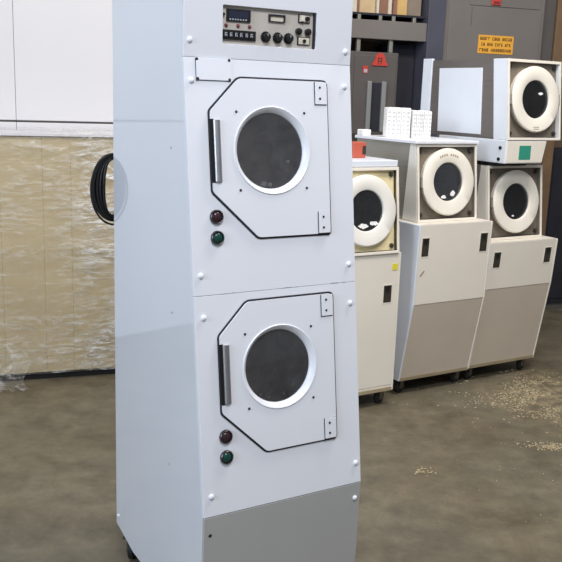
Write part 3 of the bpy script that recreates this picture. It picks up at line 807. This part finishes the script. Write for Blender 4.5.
# film: wrinkled shell
b = B()
nx, nz = 150, 90
def shell(s, t):
    z = .05+t*1.40
    e = .0
    x = -.015+s*(lw+.03)
    p = N_.noise(Vector((x*3, z*16, 3)))*.010+N_.noise(Vector((x*11, z*36, 7)))*.007+N_.noise(Vector((x*22+z*9, z*60, 2)))*.003
    return (x, -.012+p-.012*math.sin(PI*t), z+N_.noise(Vector((x*2.2, 1, 5)))*.03*(1 if t > .95 or t < .05 else 0))
gr = [[b.verts.new(shell(i/nx, j/nz)) for i in range(nx+1)] for j in range(nz+1)]
for j in range(nz):
    for i in range(nx): b.faces.new((gr[j][i], gr[j][i+1], gr[j+1][i+1], gr[j+1][i]))
top = []
for k in range(1, 25):
    d = k/24*.425
    top.append([b.verts.new((-.015+i/nx*(lw+.03), d-.012, 1.452+N_.noise(Vector((i*.14, d*9, 9)))*.016)) for i in range(nx+1)])
prev = gr[nz]
for rr in top:
    for i in range(nx): b.faces.new((prev[i], prev[i+1], rr[i+1], rr[i]))
    prev = rr
for col in (0, nx):          # film round the two ends
    fr_ = [gr[j][col] for j in range(nz+1)]
    bk = [b.verts.new((v.co.x, .413, v.co.z)) for v in fr_]
    for j in range(nz): b.faces.new((fr_[j], bk[j], bk[j+1], fr_[j+1]))
obj('stretch_film', b, M['film'], ld, smooth=80)
# top sheet of white plastic
b = B(); box(b, -.005, lw+.005, -.002, .40, 1.424, 1.436); obj('top_sheet', b, M['sheet'], ld)
# loose film tail on the floor
b = B()
gx = [[b.verts.new((.735+.05*math.sin(j*.4)+(.07+.11*j/14)*i/16, -.028-.006*j-.02*N_.noise(Vector((i*.5, j*.6, 1)))-.05*(j/14)**3, max(.004, .24*(1-j/14)**1.3+.03*N_.noise(Vector((i*.45, j*.5, 4)))*(.3+j/14)+.012))) for i in range(17)] for j in range(15)]
for j in range(14):
    for i in range(16): b.faces.new((gx[j][i], gx[j][i+1], gx[j+1][i+1], gx[j+1][i]))
obj('film_tail', b, M['film'], ld, smooth=80)

# pale flakes scattered on the floor at the right
b = B()
def flake(x, y, s):
    a = random.random()*6.28; R = Matrix.Rotation(a, 2)
    q = [R @ Vector(p) for p in ((-s, -s*.3), (s*.9, -s*.25), (s, s*.3), (-s*.8, s*.35))]
    z = .0012; t = .0025
    lo = [b.verts.new((x+p.x, y+p.y, z)) for p in q]; hi = [b.verts.new((x+p.x, y+p.y, z+t)) for p in q]
    b.faces.new(lo[::-1]); b.faces.new(hi)
    for i in range(4): b.faces.new((lo[i], lo[(i+1) % 4], hi[(i+1) % 4], hi[i]))
for i in range(2600):
    x, y = random.gauss(1.62, .24), random.gauss(4.72, .20)
    if N_.noise(Vector((x*5, y*5, 2))) > -.05: flake(x, y, random.uniform(.0015, .0075))
for i in range(200): flake(random.gauss(1.40, .07), random.gauss(4.03, .025), random.uniform(.002, .008))
for i in range(26): flake(random.gauss(.70, .03), random.gauss(3.68, .02), random.uniform(.003, .008))
for i in range(90): flake(random.uniform(.62, 1.9), random.uniform(2.9, 4.9), random.uniform(.0015, .004))
tag(obj('pale_flakes', b, M['chip']), 'pale flakes scattered over the concrete floor at right', 'shavings', kind='stuff')

# ------------------------------------------------------------------ setting
b = B(); box(b, -8, 12, -4, 11, -.1, 0); struct('floor', b, M['floor'])
r = WR(0, 6.35); b = B(); box(b, -6, 11, 0, .1, 0, 4.2)
o = struct('wall_back', b, M['wall']); o.matrix_world = r

# ------------------------------------------------------------------ light
w = bpy.data.worlds.new('World'); S.world = w; w.use_nodes = True
bg = w.node_tree.nodes['Background']; bg.inputs['Color'].default_value = (.86, .92, 1, 1); bg.inputs['Strength'].default_value = .25
def area(name, loc, target, sx, sy, power, col):
    l = bpy.data.lights.new(name, 'AREA'); l.shape = 'RECTANGLE'; l.size = sx; l.size_y = sy; l.energy = power; l.color = col
    o = bpy.data.objects.new(name, l); COL.objects.link(o); o.location = loc
    o.rotation_euler = (Vector(target)-Vector(loc)).to_track_quat('-Z', 'Y').to_euler()
    return o
area('assumed_left_daylight', (-4.5, -1.5, 3.0), (0, 3, 1.6), 3.0, 2.6, 222, (.74, .86, 1))  # cool light from the left is assumed; unseen source, no door built
area('assumed_overhead_front', (.6, .3, 4.1), (.1, 2.4, 1.2), 1.6, .8, 86, (.94, .96, 1))  # added area light for assumed overhead lighting on the tall dryer; no fixture
area('assumed_overhead_row', (1.6, 3.2, 4.4), (1.4, 4.8, .8), 1.8, .6, 120, (1, .94, .87))  # assumed warm overhead light over the row, added without a fixture
area('assumed_overhead_left', (-1.4, 3.0, 4.4), (-1, 5, 1), 1.8, .6, 42, (1, .95, .88))  # unseen overhead light, assumed; added to brighten the white panels

# ------------------------------------------------------------------ camera
cam = bpy.data.cameras.new('Camera'); co = bpy.data.objects.new('Camera', cam); COL.objects.link(co)
cam.sensor_width = 36; cam.lens = 850/562*36; cam.clip_start = .05
pit, rol = .2153, .0341
fw = Vector((0, math.cos(pit), -math.sin(pit))); r0 = Vector((1, 0, 0)); u0 = Vector((0, math.sin(pit), math.cos(pit)))
rt = r0*math.cos(rol)+u0*math.sin(rol); up = u0*math.cos(rol)-r0*math.sin(rol)
mw = Matrix((rt, up, -fw)).transposed().to_4x4(); mw.translation = (0, 0, 1.69)
co.matrix_world = mw
S.camera = co
S.view_settings.view_transform = 'Standard'; S.view_settings.look = 'None'
S.view_settings.exposure = 0; S.view_settings.gamma = 1; S.view_settings.use_curve_mapping = False
